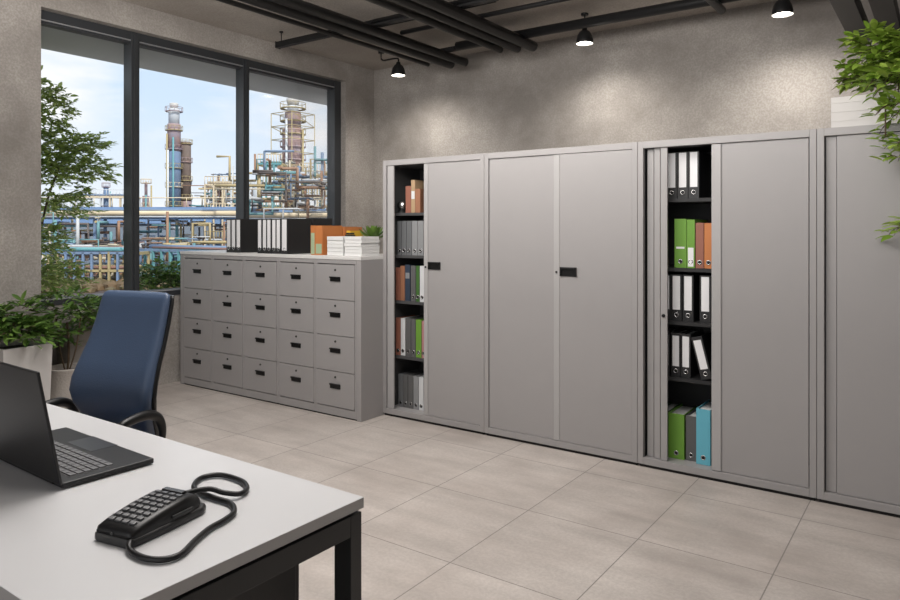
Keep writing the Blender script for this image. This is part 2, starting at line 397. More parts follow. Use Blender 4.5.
def book(x, y, z, w, h, d, col, label, group, band=None, lean=0):
    t = thing('book', label, 'book', (x, y, z), 0, group, rot=(0, lean, 0))
    e = .0006; b = MB(); b.box(e, w-e, 0, .003, 0, h, .0008); b.box(e, e+.002, .003, d, 0, h); b.box(w-e-.002, w-e, .003, d, 0, h)
    b.build('cover', col, t)
    MB().box(e+.003, w-e-.003, .004, d-.006, .004, h-.004).build('pages', 'paper', t)
    if band:
        B('spine_band', band[2], t, w*.1, w*.9, -.001, 0, h*band[0], h*band[1])
    return t
blk = colmat('black_binder_board', (.016, .016, .017), .45)
green = colmat('green_board', (.135, .30, .035), .5); green2 = colmat('dark_green_board', (.05, .13, .03), .5)
orange = colmat('orange_board', (.48, .17, .05), .55); brown = colmat('red_brown_board', (.27, .105, .07), .6); rust = colmat('rust_board', (.30, .135, .075), .6)
tan_ = colmat('tan_board', (.38, .26, .15), .6); grey = colmat('grey_board', (.10, .10, .10), .5); lgrey = colmat('smoke_board', (.24, .245, .25), .35)
mgrey = colmat('slate_board', (.13, .135, .14), .35); turq = colmat('turquoise_board', (.12, .42, .53), .5); pink = colmat('dusty_pink_board', (.40, .20, .19), .55)
wht = colmat('white_board', (.62, .63, .64), .45); navy = colmat('navy_board', (.03, .045, .07), .5)
# on the file cabinets
yb = 4.09; zt = HF+.0005
x = -5.42
posw = ['leftmost', 'middle', 'rightmost']
for k in range(3):
    binder(x, yb, zt, .068, .306, .27, blk, 'white spined black binder, %s of the separate three on the file cabinets' % posw[k], 'three binders on the file cabinets', (.16, .97)); x += .069
x = -4.985
ords = ['first from the left', 'second from the left', 'third from the left', 'fourth from the left', 'fifth from the left']
for k in range(5):
    binder(x, yb+.003*(k % 2), zt, .060, .303, .27, blk, 'white spined black binder, %s in the longer block on the file cabinets' % ords[k], 'block of binders on the file cabinets', (.16, .97)); x += .061
binder(x+.008, yb-.005, zt, .085, .305, .27, blk, 'thick black binder with narrow white spine label at the right end of the block', 'block of binders on the file cabinets', (.1, .97))
bf = thing('box_file', 'large black box file standing behind the end binder on the file cabinets', 'box file', (x+.004, yb+.285, zt))
B('case', blk, bf, 0, .09, 0, .24, 0, .312, bev=.003); B('spine_label', 'label', bf, .02, .07, -.001, 0, .06, .25)
gl = colmat('pale_green_label', (.33, .42, .27), .6); yel = colmat('yellow_board', (.7, .42, .04), .5)
book(-4.325, 4.10, zt, .052, .243, .20, orange, 'thin orange book with long pale green spine label on the file cabinets', 'orange books on the file cabinets', (.03, .75, gl))
book(-4.272, 4.10, zt, .085, .243, .23, orange, 'thick orange book with short green spine label on the file cabinets', 'orange books on the file cabinets', (.05, .38, gl))
book(-4.30, 4.345, zt, .060, .235, .23, rust, 'orange brown book standing behind the two orange books', 'orange books on the file cabinets')
book(-4.225, 4.345, zt, .05, .232, .22, orange, 'orange book behind the left paper stack', 'orange books on the file cabinets')
book(-4.165, 4.36, zt, .045, .20, .16, yel, 'small yellow book behind the left paper stack', 'orange books on the file cabinets')
def paper_stack(x0, x1, y0, y1, n, label, seed):
    r = random.Random(seed); t = thing('paper_stack', label, 'paper', ((x0+x1)/2, (y0+y1)/2, zt), 0, 'stacks of paper on the file cabinets')
    h = .155/n
    for k in range(n):
        a, b_ = r.uniform(-.004, .004), r.uniform(-.004, .004); w, dd = (x1-x0)/2, (y1-y0)/2
        B('ream', 'paper', t, -w+a, w+a, -dd+b_, dd+b_, k*h+.0004, (k+1)*h-.0012)
paper_stack(-4.135, -3.955, 4.105, 4.31, 5, 'shorter stack of white paper beside the orange books', 3)
paper_stack(-3.925, -3.745, 4.085, 4.295, 6, 'thicker stack of grey white paper at the right end of the file cabinets', 5)
ph = thing('stapler', 'small black stapler lying on the paper stacks', 'stapler', (-3.97, 4.20, zt+.156), radians(20))
# inside the first cabinet
zA = [1.63, 1.29, .922, .478, .062]
yA = YT+.10; g1, g2, g3, g4, g5 = ['items on the %s shelf of the cabinet by the window' % s for s in ('top', 'second', 'third', 'fourth', 'bottom')]
book(-3.565, yA, zA[0], .055, .215, .17, brown, 'red brown book on the top shelf nearest the window', g1)
book(-3.508, yA, zA[0], .040, .262, .18, tan_, 'tall tan book with pale blue band on the top shelf nearest the window', g1, (.42, .66, wht))
book(-3.466, yA, zA[0], .05, .19, .17, rust, 'low orange brown book against the door edge on the top shelf', g1)
sph = thing('desk_clock', 'small round silver clock beside the books on the top shelf', 'clock', (-3.630, yA+.03, zA[0]))
MB().lathe([(.022, 0), (.035, .0), (.035, .006), (.02, .01), (.012, .03)], seg=20).build('foot', 'blackmat', sph)
MB().lathe([(.0, -.012), (.034, -.012), (.036, 0), (.034, .012), (.0, .013)], seg=24, cap0=False, cap1=False).build('dial', 'steel', sph, (0, 0, .062), (PI/2, 0, radians(20)))
x = -3.650
for k, (w, cc, nm) in enumerate([(.045, mgrey, 'slate'), (.05, mgrey, 'slate'), (.055, mgrey, 'slate'), (.06, lgrey, 'smoke grey'), (.06, lgrey, 'smoke grey'), (.05, lgrey, 'smoke grey')]):
    binder(x, yA, zA[1], w-.003, .275, .26, cc, '%s folder on the second shelf nearest the window, %s' % (nm, ['leftmost', 'second from left', 'third from left', 'fourth from left', 'fifth from left', 'against the door edge'][k]), g2, name='folder', cat='folder'); x += w
book(-3.668, yA, zA[2], .045, .265, .2, brown, 'red brown book at the left end of the third shelf', g3)
book(-3.620, yA, zA[2], .045, .28, .2, rust, 'orange brown book on the third shelf beside a dark one', g3)
book(-3.570, yA, zA[2], .05, .29, .2, navy, 'dark navy book with grey band on the third shelf', g3, (.62, .78, lgrey))
binder(-3.512, yA, zA[2], .05, .285, .25, grey, 'dark grey binder on the third shelf', g3)
binder(-3.458, yA, zA[2], .035, .285, .25, green2, 'slim dark green binder on the third shelf', g3)
binder(-3.420, yA, zA[2], .045, .285, .25, wht, 'white binder on the third shelf of mixed books', g3)
binder(-3.372, yA, zA[2], .05, .285, .25, navy, 'navy binder against the door edge on the third shelf', g3)
binder(-3.668, yA, zA[3], .050, .30, .25, brown, 'red brown binder at the left end of the fourth shelf', g4)
binder(-3.615, yA, zA[3], .045, .30, .25, wht, 'white binder beside the red brown one on the fourth shelf', g4)
binder(-3.566, yA, zA[3], .055, .305, .25, grey, 'dark grey binder beside the white one on the fourth shelf', g4)
binder(-3.508, yA, zA[3], .045, .30, .25, grey, 'dark grey binder beside the green one on the fourth shelf', g4)
binder(-3.460, yA, zA[3], .055, .30, .25, green, 'bright green binder on the fourth shelf nearest the window', g4)
binder(-3.402, yA, zA[3], .038, .295, .25, pink, 'dusty pink binder on the fourth shelf', g4)
binder(-3.361, yA, zA[3], .04, .295, .25, green2, 'dark green binder against the door edge on the fourth shelf', g4)
x = -3.640
for k, (w, cc, nm) in enumerate([(.05, mgrey, 'slate'), (.05, grey, 'dark grey'), (.055, grey, 'charcoal'), (.055, lgrey, 'smoke grey'), (.05, wht, 'white'), (.05, lgrey, 'pale grey')]):
    binder(x, yA, zA[4]+.0005, w-.003, .262, .26, cc, '%s folder on the bottom shelf nearest the window, %s' % (nm, ['leftmost', 'second from left', 'third from left', 'fourth from left', 'fifth from left', 'against the door edge'][k]), g5, name='folder', cat='folder'); x += w
# inside the third cabinet
yC = YT+.105; h1, h2, h3, h4, h5 = ['binders on the %s shelf of the open cabinet on the right' % s for s in ('top', 'second', 'third', 'fourth', 'bottom')]
for k, (xx, n) in enumerate([(-1.452, 'left'), (-1.384, 'middle'), (-1.316, 'right')]):
    binder(xx, yC, 1.69, .066, .292, .28, blk, 'black binder with white spine on the top shelf, %s of three' % n, h1, (.24, .98))
binder(-1.403, yC, 1.258, .076, .305, .28, green, 'wide green binder on the second shelf', h2, (.39, .43))
binder(-1.326, yC, 1.258, .050, .300, .28, green, 'slim green binder with white lower spine on the second shelf', h2, (.03, .42))
binder(-1.272, yC, 1.258, .050, .28, .28, brown, 'red brown binder on the second shelf beside the green ones', h2)
binder(-1.220, yC, 1.258, .052, .278, .28, orange, 'orange binder at the door edge of the second shelf', h2)
for xx, n in [(-1.492, 'leftmost, half hidden'), (-1.424, 'second from left'), (-1.352, 'third from left'), (-1.248, 'apart at the door edge')]:
    binder(xx, yC, .925, .068, .290, .28, blk, 'black binder with white spine on the third shelf, %s' % n, h3, (.24, .97))
for xx, n in [(-1.492, 'leftmost, half hidden'), (-1.424, 'second from left'), (-1.362, 'third from left')]:
    binder(xx, yC, .575, .060, .272, .28, blk, 'black binder with white spine on the fourth shelf, %s' % n, h4, (.24, .94))
binder(-1.232, yC-.02, .5752, .068, .262, .28, blk, 'black binder with white spine leaning to the left on the fourth shelf', h4, (.24, .92), lean=radians(-14))
binder(-1.512, yC, .0625, .070, .285, .28, green2, 'dark green binder at the left end of the bottom shelf', h5)
binder(-1.438, yC-.01, .0625, .100, .282, .28, green, 'wide bright green binder on the bottom shelf', h5)
binder(-1.332, yC, .0625, .066, .278, .28, grey, 'charcoal binder between the green and turquoise ones', h5)
binder(-1.260, yC-.03, .0625, .086, .338, .28, turq, 'tall turquoise binder on the bottom shelf', h5)

# ------------------------------------------------------------------ desk, laptop, phone
DX1, DY0, DY1, DZ = -1.352, .668, 1.486, .74
dk = thing('desk', 'white topped desk with black steel frame in the foreground', 'desk', (-2.5, 1.08, 0))
def bd(name, m, x0, x1, y0, y1, z0, z1, bev=0, p=None): return MB().box(x0+2.5, x1+2.5, y0-1.08, y1-1.08, z0, z1, bev).build(name, m, p or dk)
top = MB().box(-3.9+2.5, DX1+2.5, DY0-1.08, DY1-1.08, DZ-.0015, DZ, .0006).build('tabletop_laminate', 'white', dk)
bd('tabletop', 'edge', -3.9, DX1, DY0, DY1, DZ-.030, DZ-.0016, .001)
fx = DX1-.003
for (xx) in (fx, -3.83):
    b = MB()
    for y0 in (DY0+.01, DY1-.07): pass
    bd('rail', 'blackmat', xx-.064, xx, DY0+.051, DY1-.051, DZ-.098, DZ-.040, .002)
    bd('leg', 'blackmat', xx-.064, xx, DY1-.050, DY1-.006, 0, DZ-.040, .002); bd('leg', 'blackmat', xx-.064, xx, DY0+.006, DY0+.050, 0, DZ-.040, .002)
    bd('spacer', 'black', xx-.05, xx-.012, DY0+.03, DY1-.03, DZ-.040, DZ-.030)
bd('crossbar', 'blackmat', -3.83, fx-.065, DY1-.12, DY1-.075, DZ-.095, DZ-.045)
pd = thing('drawer_pedestal', 'black drawer pedestal under the desk behind its end frame', 'pedestal', (-1.75, 1.05, 0))
MB().box(-.21, .25, -.3, .317, .04, .60, .003).build('body', 'blackmat', pd)
for k in range(3): MB().box(-.205, .245, .317, .333, .05+k*.183, .225+k*.183, .003).build('drawer', 'blackmat', pd)
for sx in (-.18, .21):
    for sy in (-.26, .28): MB().lathe([(.022, 0), (.022, .04)], (sx, sy, 0), 12).build('caster', 'black', pd)

# laptop: hinge line roughly along X, user side towards +Y
lp = thing('laptop', 'open black laptop on the white desk, back of its lid to the viewer', 'laptop', (-2.10, 1.016, DZ), radians(-1.5))
LW, LD = .60, .285
b = MB(); b.box(-LW, 0, 0, LD, .004, .020, .004); b.build('base', 'laptop', lp)
B('touchpad', 'pad', lp, -.40, -.23, .195, .285, .0195, .0205)
kb = B('keyboard', 'keysdark', lp, -LW+.04, -.035, .035, .175, .0190, .0203)
kmesh = None
for r in range(6):
    for c_ in range(16):
        if r == 5 and 4 < c_ < 10: continue
        o = None
        x0 = -LW+.046+c_*.0322; y0 = .155-r*.0228
        if kmesh is None:
            o = MB().box(0, .0275, 0, .018, 0, .0035, .0012).build('key', mat('worn_grey_keys', (.13, .13, .135), .38), lp); kmesh = o
        else:
            o = kmesh.copy(); COL.objects.link(o); o.parent = lp
        o.location = (x0, y0, .0202)
for k in range(4): B('port', 'black', lp, -.0005, .0008, .07+k*.035, .088+k*.035, .009, .014)
B('hinge', 'black', lp, -LW+.05, -.05, -.006, .006, .008, .024, bev=.003)
ld = MB(); ld.box(-LW, 0, -.009, 0, 0, .345, .004)
lid = ld.build('lid', 'laptop', lp, (0, .002, .016), (radians(10.5), 0, 0))
B('screen', 'screen', lid, -LW+.012, -.012, 0, .0012, .018, .330)
MB().lathe([(.0, .0), (.036, 0), (.036, .0012), (.0, .0012)], seg=28, cap0=False, cap1=False).build('emblem', mat('dull_emblem', (.06, .06, .062), .3), lid, (-LW*.63, -.0092, .185), (PI/2, 0, 0))
for xx in (-.03, -.31, -.57):
    for yy in (.02, .26): MB().lathe([(.009, 0), (.009, .005)], (xx, yy, 0), 10).build('rubber_foot', 'black', lp)

# desk phone
pn = thing('desk_phone', 'black push button desk phone with thick cord lying on the white desk', 'telephone', (-1.640, .912, DZ), radians(10.5))
def phone_ring(x0, x1, y, zb, zt, r=.010):
    pts = []
    for (cx_, cz, a0) in ((x1-r, zb+r, -90), (x1-r*1.4, zt-r*1.4, 0), (x0+r*1.4, zt-r*1.4, 90), (x0+r, zb+r, 180)):
        rr = r if cz == zb+r else r*1.4
        for k in range(5):
            a = radians(a0+k*22.5); pts.append(Vector((cx_+cos(a)*rr, y, cz+sin(a)*rr)))
    return pts
prof = [(-.002, .006, .030, .055), (.004, .002, .040, .060), (.03, .001, .047, .062), (.10, .001, .058, .064), (.17, .001, .064, .064), (.215, .003, .056, .060), (.230, .006, .044, .052)]
MB().loft([phone_ring(-w_, w_, y_, zb_+.012, zt_) for y_, zb_, zt_, w_ in prof]).build('housing', 'black', pn)
MB().loft([phone_ring(-w_*1.06, w_*1.06, y_, .0005, .022, .006) for y_, w_ in [(-.004, .052), (.0, .060), (.11, .066), (.225, .064), (.245, .054)]]).build('base', 'blackmat', pn)
def ztop(y):
    for (a, b_) in zip(prof, prof[1:]):
        if a[0] <= y <= b_[0]: return a[2]+(b_[2]-a[2])*(y-a[0])/(b_[0]-a[0])
    return .06
kp = None
for r in range(8):
    for c_ in range(4):
        if r == 3: dy = .003
        y = .022+r*.0205; x = -.0455+c_*.0240; sl = atan2(ztop(y+.015)-ztop(y), .015)
        if kp is None: kp = MB().box(0, .018, 0, .0118, -.004, .0045, .0016).build('key', 'keys', pn); o = kp
        else: o = kp.copy(); COL.objects.link(o); o.parent = pn
        o.location = (x, y, ztop(y)); o.rotation_euler = (sl, 0, 0)
B('display', 'screen', pn, -.044, .028, .188, .206, .058, .0655, bev=.002)
MB().box(.050, .0695, .12, .19, .028, .036, .003).build('side_cradle', 'blackmat', pn)
MB().lathe([(.004, 0), (.004, .002)], seg=10).build('jack', 'blackmat', pn, (.0, -.0035, .028), (PI/2, 0, 0))
def smooth(pts, n=6):
    P = [Vector(p) for p in pts]; out = []
    for i in range(len(P)-1):
        a, b_, c_, d_ = P[max(i-1, 0)], P[i], P[i+1], P[min(i+2, len(P)-1)]
        for k in range(n):
            t = k/n; out.append(.5*((2*b_)+(c_-a)*t+(2*a-5*b_+4*c_-d_)*t*t+(3*b_-a-3*c_+d_)*t**3))
    out.append(P[-1]); return out
cord = [(-1.592, .93), (-1.560, .908), (-1.50, .905), (-1.455, .925), (-1.445, .965), (-1.482, 1.030), (-1.511, 1.091), (-1.523, 1.143), (-1.545, 1.190), (-1.600, 1.222), (-1.668, 1.221), (-1.748, 1.224), (-1.800, 1.245), (-1.838, 1.298), (-1.812, 1.347), (-1.719, 1.350), (-1.655, 1.320), (-1.630, 1.276), (-1.660, 1.243), (-1.70, 1.222), (-1.735, 1.165), (-1.73, 1.13)]
cz = [.02, .011] + [.0095]*13 + [.010, .010, .013, .020, .028, .024, .022]
MB().tube([(p.x, p.y, p.z) for p in smooth([(a, b_, DZ+z) for (a, b_), z in zip(cord, cz)])], .0074, 10).build('cord_', 'black').name = 'phone_cord'
pc = bpy.data.objects['phone_cord']; pc.parent = pn
pc.matrix_parent_inverse = (Matrix.Translation(pn.location) @ Matrix.Rotation(radians(10.5), 4, 'Z')).inverted()

# ------------------------------------------------------------------ office chair
ch = thing('office_chair', 'blue high backed leather office chair behind the desk', 'chair', (-3.155, 1.72, 0), radians(11))
def slab(pr, x_of, th, seg=14):
    """pr: list of (z, y, half width, thickness)"""
    rings = []
    for z, y, hw, t in pr:
        r = []; n = 24
        for k in range(n):
            a = 2*PI*k/n; ca, sa = cos(a), sin(a)
            xx = math.copysign(abs(ca)**.28, ca)*hw; yy = math.copysign(abs(sa)**.7, sa)*t/2
            r.append(Vector((xx, y+yy+.035*(xx/hw)**2*-1*(hw/.3), z)))
        rings.append(r)
    return rings
bp_ = [(.50, .15, .13, .03), (.515, .14, .17, .06), (.56, .115, .195, .075), (.62, .085, .218, .08), (.68, .060, .240, .082), (.74, .050, .252, .082), (.80, .060, .250, .08), (.88, .090, .238, .074), (.97, .130, .228, .067), (1.06, .160, .222, .06), (1.13, .180, .218, .055), (1.17, .190, .215, .05), (1.190, .195, .209, .04), (1.199, .198, .194, .012)]
MB().loft(slab(bp_, None, None)).build('backrest', 'leather', ch)
shell = [(z-.004, y+.026, hw+.006, t*.6) for z, y, hw, t in bp_[1:-1]]
MB().loft(slab(shell, None, None)).build('backrest_shell', 'black', ch)
sr = []
for z, s_ in [(.43, .9), (.445, 1), (.48, 1.02), (.515, .98), (.525, .88)]:
    sr.append([Vector((math.copysign(abs(cos(a))**.45, cos(a))*.25*s_, -.19+math.copysign(abs(sin(a))**.45, sin(a))*.25*s_, z)) for a in [2*PI*k/28 for k in range(28)]])
MB().loft(sr).build('seat', 'leather', ch)
for sx in (-1, 1):
    X = sx*.285
    pts = smooth([(X, -.175, .655), (X, -.15, .672), (X, -.08, .682), (X, -.01, .680), (X, .04, .652), (X*.99, .065, .59), (X*.95, .06, .52), (X*.85, .02, .46), (X*.6, -.05, .415)], 5)
    MB().tube(pts, [.013+.009*sin(PI*min(1, i/len(pts)*1.4)) for i in range(len(pts))], 12, flat=1.0).build('armrest', 'black', ch)
MB().lathe([(.03, .11), (.03, .40), (.09, .41), (.09, .43)], (0, -.18, 0), 18).build('gas_lift', 'blackmat', ch)
MB().box(-.03, .03, -.10, .14, .415, .43, .004).box(-.035, .035, .10, .16, .40, .64, .006).build('back_bracket', 'blackmat', ch)
for k in range(5):
    a = 2*PI*k/5+.3; d_ = Vector((cos(a), sin(a), 0)); c0 = Vector((0, -.18, 0))
    MB().tube([c0+d_*.02+Vector((0, 0, .11)), c0+d_*.30+Vector((0, 0, .075))], [.028, .018], 10).build('base_arm', 'blackmat', ch)
    MB().lathe([(.018, -.022), (.03, -.018), (.03, .018), (.018, .022)], seg=16).build('caster', 'black', ch, tuple(c0+d_*.30+Vector((0, 0, .030))), (PI/2, 0, a))

# ------------------------------------------------------------------ plants
def rnd_dir(r, up=.3):
    a = r.uniform(0, 2*PI); z = r.uniform(-.5, 1)+up; return Vector((cos(a), sin(a), z)).normalized()
def foliage(t, r, blobs, leafL, leafW, twig=.12, per=7, m='leaf', base=None, droop=.4, stemw=.004, stemmat='stem', keep=None):
    """blobs: (cx,cy,cz,rx,ry,rz,n twigs) in the thing's frame"""
    f = MB(); s = MB(); ns = 0
    for cx_, cy, cz, rx, ry, rz, n in blobs:
        for _ in range(n):
            d = rnd_dir(r, 0); q = r.random()**.45
            p = Vector((cx_+d.x*rx*q, cy+d.y*ry*q, cz+d.z*rz*q))
            if keep and not keep(p): continue
            dd = (Vector((d.x, d.y, d.z*.5+.35))+Vector((r.uniform(-.5, .5), r.uniform(-.5, .5), r.uniform(-.3, .4)))).normalized()
            pts = [p+dd*twig*k/4-Vector((0, 0, droop*twig*(k/4)**2)) for k in range(5)]
            s.tube(pts, [stemw*.6]*4+[stemw*.3], 4, cap=False); ns += 1
            for k in range(per):
                tt = k/(per-1)*4; i = min(int(tt), 3); pp = pts[i].lerp(pts[i+1], tt-i)
                side = dd.cross(Vector((0, 0, 1))); side = side.normalized() if side.length > .01 else Vector((1, 0, 0))
                sg = 1 if k % 2 else -1
                ld_ = dd*.6+side*sg*r.uniform(.5, 1)+Vector((r.uniform(-.3, .3), r.uniform(-.3, .3), r.uniform(-.5, .3)))
                if k == per-1: ld_ = dd-Vector((0, 0, .2))
                sc = r.uniform(.7, 1.15)
                if keep and not keep(pp+ld_.normalized()*leafL*sc): continue
                f.leaf(pp, ld_, Vector((r.uniform(-.5, .5), r.uniform(-.5, .5), 1)), leafL*sc, leafW*sc, r.uniform(.1, .45))
    f.build('foliage', m, t)
    if base:
        for b0 in base:
            s.tube(smooth(b0[0], 4), b0[1], 6)
    s.build('stem', stemmat, t)
def box_planter(t, w, d, h, taper=.0, m='planter', th=.02, soil=.03, lip=False):
    """open topped box centred on the thing"""
    def ring(hw, hd, z): return [Vector((-hw, -hd, z)), Vector((hw, -hd, z)), Vector((hw, hd, z)), Vector((-hw, hd, z))]
    a, b_ = w/2, d/2; k = 1-taper
    MB().loft([ring(a*k, b_*k, 0), ring(a, b_, h), ring(a-th, b_-th, h), ring(a-th, b_-th, h-soil-.02)], smooth=False).build('pot', m, t)
    MB().box(-a+th+.001, a-th-.001, -b_+th+.001, b_-th-.001, h-soil-.018, h-soil).build('soil', 'soil', t)
R_ = random.Random(11)
# square white planter left
t = thing('potted_plant', 'leafy green plant in tall square white planter against the concrete pier', 'plant', (-5.72, 2.42, 0), radians(6))
box_planter(t, .36, .36, .632, .10)
foliage(t, R_, [(0, 0, .74, .17, .17, .12, 40), (-.05, .02, .84, .15, .15, .12, 30), (.1, -.02, .72, .14, .16, .07, 22), (-.22, .0, .70, .12, .12, .08, 14)], .105, .036, .10, 6, 'leaf_dark', droop=.6, keep=lambda p: p.z > .58 and p.x > -.35)
# fabric pot with slender shrub
t = thing('potted_shrub', 'slender shrub in low pale fabric pot between the planters', 'plant', (-5.785, 2.835, 0), 0)
MB().lathe([(.125, 0), (.14, .02), (.15, .2), (.148, .375), (.155, .385), (.15, .395), (.135, .39), (.13, .35)], seg=28, cap1=False).build('pot', 'sack', t)
MB().lathe([(.001, .35), (.13, .352)], seg=24, cap0=False, cap1=False).build('soil', 'soil', t)
foliage(t, R_, [(0.0, 0.0, .62, .10, .10, .15, 14), (0, .0, .82, .13, .15, .13, 34), (.0, -.03, .95, .10, .12, .08, 14)], .095, .028, .10, 6, 'leaf_dark', droop=.7,
        base=[([(0, 0, .34), (.01, .01, .5), (0, .0, .75)], .010), ([(.02, 0, .34), (.05, .05, .55), (.06, .08, .8)], .007), ([(-.02, 0, .34), (-.04, -.04, .55), (-.05, -.06, .78)], .007)], keep=lambda p: p.x > -.20)
# low trough against the apron
t = thing('planter_box', 'grey planter box with dense shrub under the window sill beside the chair back', 'plant', (-6.055, 3.17, 0), 0)
box_planter(t, .22, .48, .635, .04, 'planter_grey')
foliage(t, R_, [(0.03, .06, .74, .09, .18, .10, 34), (0.04, .06, .83, .09, .16, .08, 22)], .075, .026, .08, 6, 'leaf_dark', droop=.5, keep=lambda p: p.x > -.10 and p.z > .57)
# outside tree and bush on the terrace
RT_ = random.Random(5)
t = thing('terrace_tree', 'tall fine leaved tree outside the left window beside the pier', 'tree', (-7.1, 3.00, 0), 0)
MB().lathe([(.17, 0), (.23, .45), (.24, .46), (.22, .47), (.21, .40)], seg=24, cap1=False).build('pot', 'planter_grey', t)
MB().lathe([(.001, .405), (.212, .41)], seg=24, cap0=False, cap1=False).build('soil', 'soil', t)
foliage(t, RT_, [(0, .05, 2.60, .30, .45, .38, 230), (0, .35, 2.30, .30, .50, .25, 220), (0, .05, 2.05, .3, .6, .35, 230), (0, .50, 2.08, .22, .42, .18, 130), (0, .15, 1.72, .3, .60, .20, 170), (0, -.05, 1.35, .28, .50, .26, 200), (0, .10, 1.02, .28, .52, .24, 230), (0, .0, 2.85, .2, .3, .16, 50)], .066, .033, .11, 7, 'leaf_tree', droop=.5, stemw=.003,
        base=[([(0, 0, .38), (.0, .05, 1.2), (0, .0, 1.9), (0, .05, 2.6)], .014), ([(.05, .02, .38), (.05, .14, 1.1), (.0, .3, 1.8), (0, .45, 2.2)], .011), ([(-.05, -.02, .38), (0, -.1, 1.3), (0, -.1, 2.2)], .011)], keep=lambda p: p.x < .55)
t = thing('terrace_bush', 'round green bush outside the middle window above the chair back', 'plant', (-7.0, 4.43, 0), 0)
MB().lathe([(.2, 0), (.26, .5), (.27, .51), (.24, .51), (.24, .45)], seg=24, cap1=False).build('pot', 'planter_grey', t)
MB().lathe([(.001, .455), (.242, .46)], seg=24, cap0=False, cap1=False).build('soil', 'soil', t)
foliage(t, RT_, [(0, .05, .84, .24, .36, .20, 150), (0, .05, 1.0, .18, .24, .16, 90)], .065, .028, .12, 8, 'leaf', droop=.4, base=[([(0, 0, .44), (.0, .0, .9)], .01)])
# planter on the tall cabinet
t = thing('planter_box', 'white ribbed planter box with bushy bright green plant on top of the right cabinet', 'plant', (-.20, 4.53, HT+.0005), 0)
box_planter(t, .66, .24, .178, .0, 'planter', .012, .02)
for k in range(3): B('rib', 'planter', t, -.331, .331, -.1225, .1225, .045+k*.05, .048+k*.05)
r5 = random.Random(21)
foliage(t, r5, [(-.17, 0, .28, .10, .11, .12, 40), (-.12, 0, .42, .11, .12, .14, 48), (.07, -.03, .33, .20, .14, .16, 60), (.2, -.06, .24, .16, .14, .12, 36)], .072, .036, .09, 6, 'leaf_bright', droop=.5, keep=lambda p: p.z > .195 and p.x > -.33)
t = thing('trailing_plant', 'trailing leafy plant hanging down the front of the cabinet at the right edge', 'plant', (-.20, 4.325, HT+.12), 0)
foliage(t, r5, [(.03, -.10, .10, .12, .09, .10, 36), (.03, -.12, -.08, .09, .06, .10, 26), (.03, -.12, -.26, .05, .05, .12, 14), (.035, -.11, -.64, .035, .04, .08, 10), (.07, -.12, -.46, .02, .04, .16, 4)], .075, .034, .085, 6, 'leaf_bright', droop=.9,
        base=[([(.06, .12, .0), (.05, -.07, .03), (.03, -.12, -.3), (.03, -.115, -.74)], .004), ([(-.05, .12, .0), (-.06, -.07, .03), (-.06, -.12, -.2)], .004)], keep=lambda p: p.y < -.01 or p.z > .0)
# small succulent behind the papers
t = thing('potted_succulent', 'small succulent peeking over the paper stack on the file cabinets', 'plant', (-3.99, 4.50, HF+.0005), 0)
MB().lathe([(.05, 0), (.065, .11), (.068, .12), (.058, .12), (.056, .10)], seg=20, cap1=False).build('pot', 'planter', t)
MB().lathe([(.001, .1), (.056, .101)], seg=20, cap0=False, cap1=False).build('soil', 'soil', t)
def rosette(t, c, r, n, L, Wd):
    f = MB()
    for k in range(n):
        a = k*2.4; el = .25+1.1*k/n
        f.leaf(Vector(c), Vector((cos(a)*cos(el), sin(a)*cos(el), sin(el))), Vector((-cos(a), -sin(a), 1)), L*(1.1-.3*k/n), Wd, -.15)
    return f
rosette(t, (0, 0, .11), R_, 26, .165, .05).build('foliage', 'leaf', t)
t2 = thing('potted_succulent', 'low succulent at the right end of the file cabinets against the tall cabinet', 'plant', (-3.80, 4.53, HF+.0005), 0)
MB().lathe([(.045, 0), (.055, .10), (.058, .11), (.05, .11), (.048, .09)], seg=20, cap1=False).build('pot', 'planter', t2)
MB().lathe([(.001, .09), (.048, .091)], seg=20, cap0=False, cap1=False).build('soil', 'soil', t2)
rosette(t2, (0, 0, .10), R_, 20, .12, .04).build('foliage', 'leaf', t2)
MB().box(-.02, .02, -.06, .06, 0, .012, .003).build('base', 'black', ph)
MB().box(-.016, .016, -.055, .05, .014, .028, .004).build('arm', 'black', ph)

# ------------------------------------------------------------------ ceiling services
def pipe(pts, r, label, name='ceiling_pipe', cat='pipe', group=None, caps=True):
    o = MB().tube(pts, r, 16).build(name, 'pipe'); o.data.polygons.foreach_set('use_smooth', [True]*len(o.data.polygons))
    md = o.modifiers.new('split', 'EDGE_SPLIT') if False else None
    tag(o, label, cat, group); return o
ZP = 3.35
g = 'black pipes running towards the back wall'
pipe([(-4.80, -2.7, ZP+.01), (-4.80, 6.35, ZP+.01)], .022, 'thin black ceiling pipe nearest the window, in the left bundle', group=g)
pipe([(-4.56, -2.7, ZP), (-4.56, 6.46, ZP)], .048, 'thick black ceiling pipe in the left bundle, nearer the window', group=g)
pipe([(-4.37, -2.7, ZP), (-4.37, 6.46, ZP)], .045, 'thick black ceiling pipe in the left bundle, farther from the window', group=g)
pipe([(-3.77, -2.7, ZP), (-3.77, 6.22, ZP)], .034, 'black ceiling pipe at the left of the middle bundle', group=g)
pipe([(-3.60, -2.7, ZP), (-3.60, 6.28, ZP)], .042, 'black ceiling pipe in the centre of the middle bundle', group=g)
pipe([(-3.43, -2.7, ZP), (-3.43, 6.30, ZP)], .052, 'thickest black ceiling pipe at the right of the middle bundle', group=g)
pipe([(-1.56, -2.7, ZP+.0), (-1.56, 6.18, ZP+.0)], .034, 'lone black ceiling pipe ending above the right cabinets', group=g)
g = 'black cross pipes under the ceiling'
